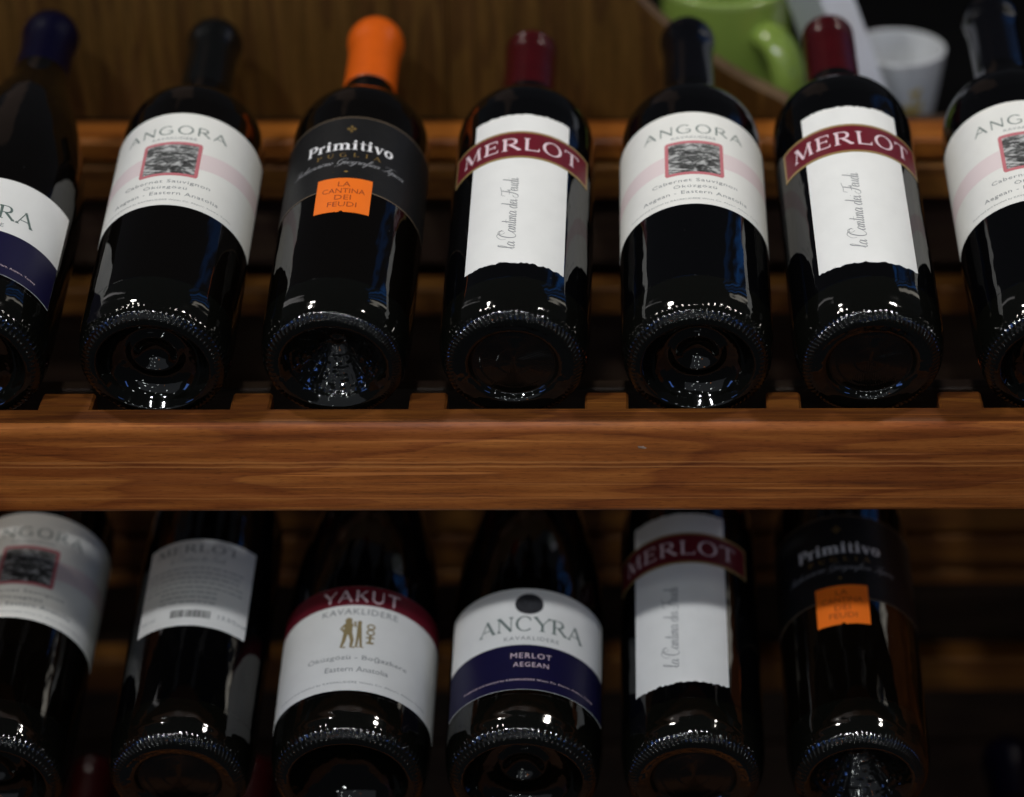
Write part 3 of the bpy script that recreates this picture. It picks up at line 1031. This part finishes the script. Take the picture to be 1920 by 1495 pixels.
def make_ancyra(name='wine_bottle'):
    R = 42.2
    t = empty(name)
    burgundy(t, R, M_glass)
    base(t, R, 'dome')
    capsule(t, 'dome', M_capblue, 240, 16.2)
    lab = sheet('label', R, .14, -54, 54, 28.8, 100.4, M_white, t, 100)
    sheet('navy_band', R, .19, -53.9, 53.9, 28.9, 59.8, M_navy, lab, 90, skirt=False)
    sheet('black_medallion', R, .22, -7.8, 7.8, lambda u: 89.2 - 7.4 * sqrt(max(0, 1 - (u / 7.8) ** 2)), lambda u: 89.2 + 7.4 * sqrt(max(0, 1 - (u / 7.8) ** 2)), M_medal, lab, 40, skirt=False)
    wrapped('lettering', fit(word('ANCYRA', .155, .06, True, .12), 2, 69.2, 60, 11.2), R, .22, M_greentext, lab)
    wrapped('small_lettering', fit(typed('KAVAKLIDERE', 1.15), 2, 63.2, 30, 2.7), R, .22, M_greytext, lab)
    k = Ink()
    for tx, s0, w_, h_ in (('MERLOT', 50.4, 22, 3.6), ('AEGEAN', 44.4, 19, 3.2), ('Produced and bottled by KAVAKLIDERE Wines Co. Akyurt, Ankara, Turkey', 34.4, 78, 1.8)):
        k.extend(fit(typed(tx, 1.15), 2, s0, w_, h_), lambda p: p)
    wrapped('small_lettering', k, R, .24, M_silver if False else M_pinktext, lab)
    return t


ALPHA = 13.0
ROW = {1: (0.0, 0.0), 2: (-58.0, -218.3), 3: (-116.0, -436.6)}


def place(t, row, x, label, group, spin=0.0, yaw=0.0, lift=0.0, slide=0.0, tilt=0.0):
    """stand the bottle's base on the notched rail of its row, neck resting towards the back"""
    a = radians(ALPHA + tilt)
    y, z = ROW[row]
    t.location = (x * MM, (y + slide * cos(a)) * MM, (z + lift + slide * sin(a)) * MM)
    m = Matrix.Rotation(radians(-yaw), 4, 'Z') @ Matrix.Rotation(-(pi / 2 - a), 4, 'X') @ Matrix.Rotation(radians(spin), 4, 'Z')
    t.rotation_euler = m.to_euler()
    t['label'] = label
    t['category'] = 'wine bottle'
    if group:
        t['group'] = group


UP = 'bottles lying on the upper shelf'
LO = 'bottles lying on the lower shelf'
TH = 'bottles lying below the lower shelf'

anc = make_ancyra()
place(anc, 1, -336, 'dark bottle with blue cap and blue and white label, cut off at far left', UP, spin=0, tilt=.7, slide=2)
ang = make_angora()
place(ang, 1, -239.5, 'cream and pink label bottle on upper shelf between blue capped and orange capped bottles', UP, spin=-2, yaw=-.2, lift=0)
pri = make_primitivo()
place(pri, 1, -148.3, 'bottle with orange cap and black label with small orange square, upper shelf', UP, yaw=.4)
mer = make_merlot()
place(mer, 1, -57.5, 'red capped bottle with white label and maroon ribbon next to the orange capped bottle', UP, yaw=.5)
a4 = make_angora(gm=M_glass2, capm=M_capblack2)
place(a4, 1, 35.6, 'cream label bottle with glossy black cap in front of the green mug', UP)
m5 = make_merlot(seed=23)
place(m5, 1, 123.2, 'red capped bottle with maroon ribbon label in front of the white cup', UP, spin=-.5, tilt=2.2, yaw=-1.5)
a6 = copy_tree(a4)
place(a6, 1, 216.5, 'cream label bottle at the far right of upper shelf, cut by picture edge', UP, spin=-3, tilt=3.2, yaw=-1.2)

b0 = copy_tree(ang)
place(b0, 2, -336, 'cream label bottle with grey picture at far left of lower shelf', LO, spin=8)
bb = make_merlot(back=True)
place(bb, 2, -237.5, 'bottle turned to show its small print back label with barcode', LO, spin=1)
yk = make_yakut()
place(yk, 2, -147.5, 'wide bottle with maroon topped white label and gold figures', LO, spin=3)
an2 = copy_tree(anc)
place(an2, 2, -55.5, 'wide bottle with black medallion on white and navy label', LO, spin=3)
m2 = make_merlot(seed=37)
place(m2, 2, 34.5, 'maroon ribbon label bottle on lower shelf, half shaded by the rail above', LO, spin=-11)
p2 = copy_tree(pri)
place(p2, 2, 122.5, 'bottle with orange square label on lower shelf, rightmost in its row', LO, spin=-9)

n1 = copy_tree(mer)
place(n1, 3, -334, 'dark red bottle neck glimpsed at bottom left corner beneath the lower shelf', TH)
n2 = copy_tree(mer)
place(n2, 3, -233, 'dark red bottle neck glimpsed between back label bottle and maroon topped bottle', TH)
n3 = copy_tree(anc)
place(n3, 3, 239, 'blue bottle cap in the bottom right corner of the picture', TH)


# ------------------------------------------------------------------ the rack
rack = empty('wine_rack', 'brown stained pine wine rack with notched front rails carrying the bottles', 'wine rack')


def bevel_obj(o, wdt=0.002, seg=3):
    md = o.modifiers.new('bevel', 'BEVEL')
    md.width = wdt
    md.segments = seg
    md.limit_method = 'ANGLE'
    md.angle_limit = radians(40)
    md.harden_normals = True
    o.data.polygons.foreach_set('use_smooth', [True] * len(o.data.polygons))


def bar(name, x0, x1, y0, y1, z0, z1, mat, bw=2.0, parent=rack):
    vs = [(x, y, z) for x in (x0, x1) for y in (y0, y1) for z in (z0, z1)]
    fs = [[0, 1, 3, 2], [4, 6, 7, 5], [0, 4, 5, 1], [2, 3, 7, 6], [0, 2, 6, 4], [1, 5, 7, 3]]
    o = mesh_obj(name, vs, fs, mat, parent)
    if bw:
        bevel_obj(o, bw * MM, 4)
    return o


X0, X1 = -480.0, 400.0


def front_rail(y, z, centres, hw=35.3):
    """batten 30 x 53 mm with a flat-bottomed notch behind its front lip for every bottle"""
    top, lo, fr, bk, nd, nf = z - 24, z - 77, y - 14, y + 17, y + 0.6, z - 38.6
    r1, r2 = 5.5, 3.0
    sec = [(nd, top)] + [(fr + r1 - r1 * sin(radians(t)), top - r1 + r1 * cos(radians(t))) for t in range(0, 91, 10)] + \
          [(fr + r2 - r2 * cos(radians(t)), lo + r2 - r2 * sin(radians(t))) for t in range(0, 91, 15)] + [(nd, lo)]
    m = len(sec)
    vs = [(X0, a, b) for a, b in sec] + [(X1, a, b) for a, b in sec]
    fs = [[i, (i + 1) % m, (i + 1) % m + m, i + m] for i in range(m)] + [list(range(m - 1, -1, -1)), list(range(m, 2 * m))]
    # rear part of the same batten, full height between notches and low beneath them
    xs = [X0]
    for c in centres:
        xs += [c - hw, c + hw]
    xs.append(X1)
    prof = []
    rr = 6.0
    for i in range(0, len(xs), 2):
        a, b = xs[i], xs[i + 1]
        if i > 0:
            prof += [(a - rr, nf)] + [(a - rr + rr * sin(radians(t)), nf + rr - rr * cos(radians(t))) for t in (30, 60, 90)]
        prof += [(a, top - 1.2), (a + 1.2, top)] if i > 0 else [(a, top)]
        prof += [(b - 1.2, top), (b, top - 1.2)] if i < len(xs) - 2 else [(b, top)]
        if i < len(xs) - 2:
            prof += [(b + rr - rr * sin(radians(t)), nf + rr - rr * cos(radians(t))) for t in (90, 60, 30)] + [(b + rr, nf)]
    n = len(prof)
    b0 = len(vs)
    for (x, zz) in prof:
        vs += [(x, nd, zz), (x, bk, zz), (x, nd, lo), (x, bk, lo)]
    for i in range(n - 1):
        p, q = b0 + 4 * i, b0 + 4 * (i + 1)
        fs += [[p, q, q + 1, p + 1], [p + 1, q + 1, q + 3, p + 3], [p + 2, p + 3, q + 3, q + 2]]
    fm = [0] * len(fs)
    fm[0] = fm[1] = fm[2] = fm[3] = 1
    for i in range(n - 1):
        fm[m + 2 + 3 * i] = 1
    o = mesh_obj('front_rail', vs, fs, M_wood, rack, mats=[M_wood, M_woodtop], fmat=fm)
    sm = [False] * len(fs)
    for i in range(1, m - 2):
        sm[i] = True
    o.data.polygons.foreach_set('use_smooth', sm)


front_rail(0, 0, [-336, -238, -147, -57, 35.8, 124, 217, 309])
front_rail(-58, -218.3, [-336, -237, -147, -55, 34.5, 122.5, 216, 309])
front_rail(-116, -436.6, [-334, -233, -142, -51, 40, 139, 239, 330])

# slats behind the bottles: upper shelf
bar('rear_rail', X0, X1, 281, 311, -15, -1, M_wood2, 3.0)
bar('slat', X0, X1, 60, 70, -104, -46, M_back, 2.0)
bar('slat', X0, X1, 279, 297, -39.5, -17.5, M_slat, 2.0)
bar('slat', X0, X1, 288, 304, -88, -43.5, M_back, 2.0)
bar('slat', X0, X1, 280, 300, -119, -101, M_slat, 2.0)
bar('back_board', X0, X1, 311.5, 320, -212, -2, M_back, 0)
# lower shelf
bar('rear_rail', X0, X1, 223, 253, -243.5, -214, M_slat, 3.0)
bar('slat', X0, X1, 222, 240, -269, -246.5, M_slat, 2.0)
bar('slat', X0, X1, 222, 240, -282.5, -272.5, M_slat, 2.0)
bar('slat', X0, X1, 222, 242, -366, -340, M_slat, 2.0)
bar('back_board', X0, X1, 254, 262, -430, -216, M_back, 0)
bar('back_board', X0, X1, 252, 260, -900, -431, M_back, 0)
# uprights at both ends, outside the picture
for xx in (X0 - 30, X1):
    bar('upright', xx, xx + 30, -130, 320, -640, 30, M_wood, 3.0)

# tall board above the rear rail, its right end sawn off in a sweeping curve
curve = [(-22.0, 108.0), (-12.0, 96.0), (-4.0, 88.0), (3.2, 80.1), (6.3, 76.4), (14.3, 68.0), (23.0, 59.6), (33.0, 50.6), (44, 41.5), (57.5, 31.6), (74.1, 21.4), (90.5, 12.8), (107.0, 3.8), (116, -.6)]
curve = catmull(curve, 4)


def plank(name, x0, x1, top_z, right=None, front=311.0, back=329.0, mat=M_board):
    pts = [(x0, -.6), (x0, top_z)]
    if right:
        pts += [(right[0][0] - 40, top_z)] + right
        pts = [(x0, -.6), (x0, top_z)] + right
    else:
        pts += [(x1, top_z), (x1, -.6)]
    n = len(pts)
    vs = [(x, front, z) for x, z in pts] + [(x, back, z) for x, z in pts]
    fs = [list(range(n)), list(range(2 * n - 1, n - 1, -1))] + [[i, i + n, (i + 1) % n + n, (i + 1) % n] for i in range(n)]
    fm = [0, 0] + [1 if right else 0] * n
    return mesh_obj(name, vs, fs, mat, board, mats=[mat, M_edge], fmat=fm)


board = empty('display_board', 'dark wooden board behind the necks with a curved sawn edge beside the green mug', 'board')
plank('board', X0, -107.4, 108, front=313)
plank('board', -106.5, 0, 108, curve)

# ------------------------------------------------------------------ counter, mugs and card behind the board
ct = mesh_obj('counter_top', [(-700, 330, -50), (900, 330, -50), (900, 900, -50), (-700, 900, -50),
                              (-700, 330, -70), (900, 330, -70), (900, 900, -70), (-700, 900, -70)],
              [[0, 1, 2, 3], [7, 6, 5, 4], [0, 4, 5, 1], [1, 5, 6, 2], [2, 6, 7, 3], [3, 7, 4, 0]], M_dark)
ct['kind'] = 'structure'
wl = mesh_obj('wall', [(-700, 900, -700), (900, 900, -700), (900, 900, 120), (-700, 900, 120), (-700, 950, -700), (900, 950, -700), (900, 950, 120), (-700, 950, 120)],
              [[0, 1, 2, 3], [7, 6, 5, 4], [0, 4, 5, 1], [1, 5, 6, 2], [2, 6, 7, 3], [3, 7, 4, 0]], M_dark)
wl['kind'] = 'structure'


def mug_body(t, prof, mat):
    return lathe('mug_body', catmull(prof, 5), 96, mat, t)


gm = empty('mug', 'lime green glossy mug with a thick handle behind the curved board', 'mug')
gm.location = (63 * MM, 408 * MM, -50 * MM)
H_, Rg = 101.0, 41.6
mug_body(gm, [(0.6, .01), (0.5, 28), (0, 32), (1, 35), (6, 38.5), (20, 40.2), (60, 41.0), (H_ - 4, Rg), (H_ - 1.2, Rg - .2), (H_, Rg - 1.8), (H_ - 1.2, Rg - 3.4), (H_ - 5, Rg - 3.8), (60, 37), (12, 35), (6, 30), (5, .01)], M_green)
lathe('rim', catmull([(H_ - 3.6, Rg + .12), (H_ - 1.2, Rg), (H_ + .15, Rg - 1.8), (H_ - 1.2, Rg - 3.6), (H_ - 2.4, Rg - 3.8)], 5), 96, M_greenrim, gm)
# handle: a thick tube bent in a vertical plane, turned towards the camera's right
hv, hf = [], []
hp = catmull([(34, 76), (47, 78), (60, 71), (67, 56), (65, 38), (57, 25), (46, 18), (34, 17)], 6)
ns = 20
ang_h = radians(-55)
for i, (r, z) in enumerate(hp):
    a, b = hp[max(0, i - 1)], hp[min(len(hp) - 1, i + 1)]
    tx, tz = b[0] - a[0], b[1] - a[1]
    l = math.hypot(tx, tz)
    nx, nz = -tz / l, tx / l
    for j in range(ns):
        q = 2 * pi * j / ns
        w1, w2 = 8.4 * cos(q), 11.5 * sin(q)
        rr_, zz = r + nx * w1, z + nz * w1
        hv.append((rr_ * cos(ang_h) - w2 * sin(ang_h), rr_ * sin(ang_h) + w2 * cos(ang_h), zz))
for i in range(len(hp) - 1):
    for j in range(ns):
        k = (j + 1) % ns
        hf.append([i * ns + j, i * ns + k, (i + 1) * ns + k, (i + 1) * ns + j])
mesh_obj('handle', hv, hf, M_green, gm, smooth=True)

wm = empty('cup', 'small white china cup with a golden print behind the red capped bottle', 'cup')
wm.location = (172.5 * MM, 400 * MM, -50 * MM)
mug_body(wm, [(0.5, .01), (.4, 16), (0, 19), (1, 21), (8, 23.2), (25, 26.2), (45, 29.0), (57, 30.4), (58.8, 30.5), (59.6, 29.7), (59, 28.8), (56, 28.4), (40, 26.6), (15, 21.5), (6, 15), (5, .01)], M_china)
k = Ink()
rr = random.Random(4)
for (u, s, a, b) in [(0, 29, 2.4, 2.6), (2.2, 31, 1.6, 1.8), (-1.8, 30.5, 1.6, 1.4), (.5, 24.5, 1.0, 2.4), (-3.4, 19, 3.6, 1.6), (3.2, 19.2, 3.4, 1.8), (0, 15.6, 5.0, 1.4), (-4.5, 22, 1.2, 1.2), (4.8, 22.6, 1.2, 1.3)]:
    k.poly(arc(u, s, a, b, 0, 340, 10))
vs = []
for (u, s) in k.v:
    s += 9
    R_ = 23.6 + (s - 8) * .152 + .5
    ph = (u + 9.0) / 26.0
    vs.append((R_ * sin(ph), -R_ * cos(ph), s))
mesh_obj('gold_print', vs, k.f, M_yellow, wm)

# tall folded card leaning to the left between mug and cup
cd = empty('folded_card', 'tall white folded card with one face coloured as shade leaning between the green mug and white cup', 'card')
cd.location = (0, 0, 0)
sec = [(-22, 12), (0, -7), (20.5, -1), (20.0, 1), (0.4, -5), (-21, 13.6)]
vs, fs = [], []
for (zz, dx) in ((-50, 41), (-20, 28), (57, -1), (110, -22)):
    for (a, b) in sec:
        vs.append((121 + a + dx, 352 + b, zz))
n = len(sec)
fmat = []
for lv in range(3):
    for i in range(n):
        j = (i + 1) % n
        fs.append([lv * n + i, lv * n + j, (lv + 1) * n + j, (lv + 1) * n + i])
        fmat.append(1 if i in (0, 4) else 0)
fs.append([3 * n + i for i in range(n)])
fmat.append(0)
fs.append([n - 1 - i for i in range(n)])
fmat.append(0)
mesh_obj('card', vs, fs, M_card, cd, mats=[M_card, M_cardshade], fmat=fmat)

# pale dried speck stuck on the front rail
sp = []
sf_ = []
rr = random.Random(9)
for i in range(14):
    a = 2 * pi * i / 14
    q = rr.uniform(.7, 1.15)
    sp.append((7.4 + 2.5 * q * cos(a), -14.05, -38.2 + .9 * q * sin(a) - .25 * cos(a)))
sp.append((7.2, -14.45, -38.2))
for i in range(14):
    sf_.append([i, (i + 1) % 14, 14])
mesh_obj('speck', sp, sf_, M_putty, rack, smooth=True)
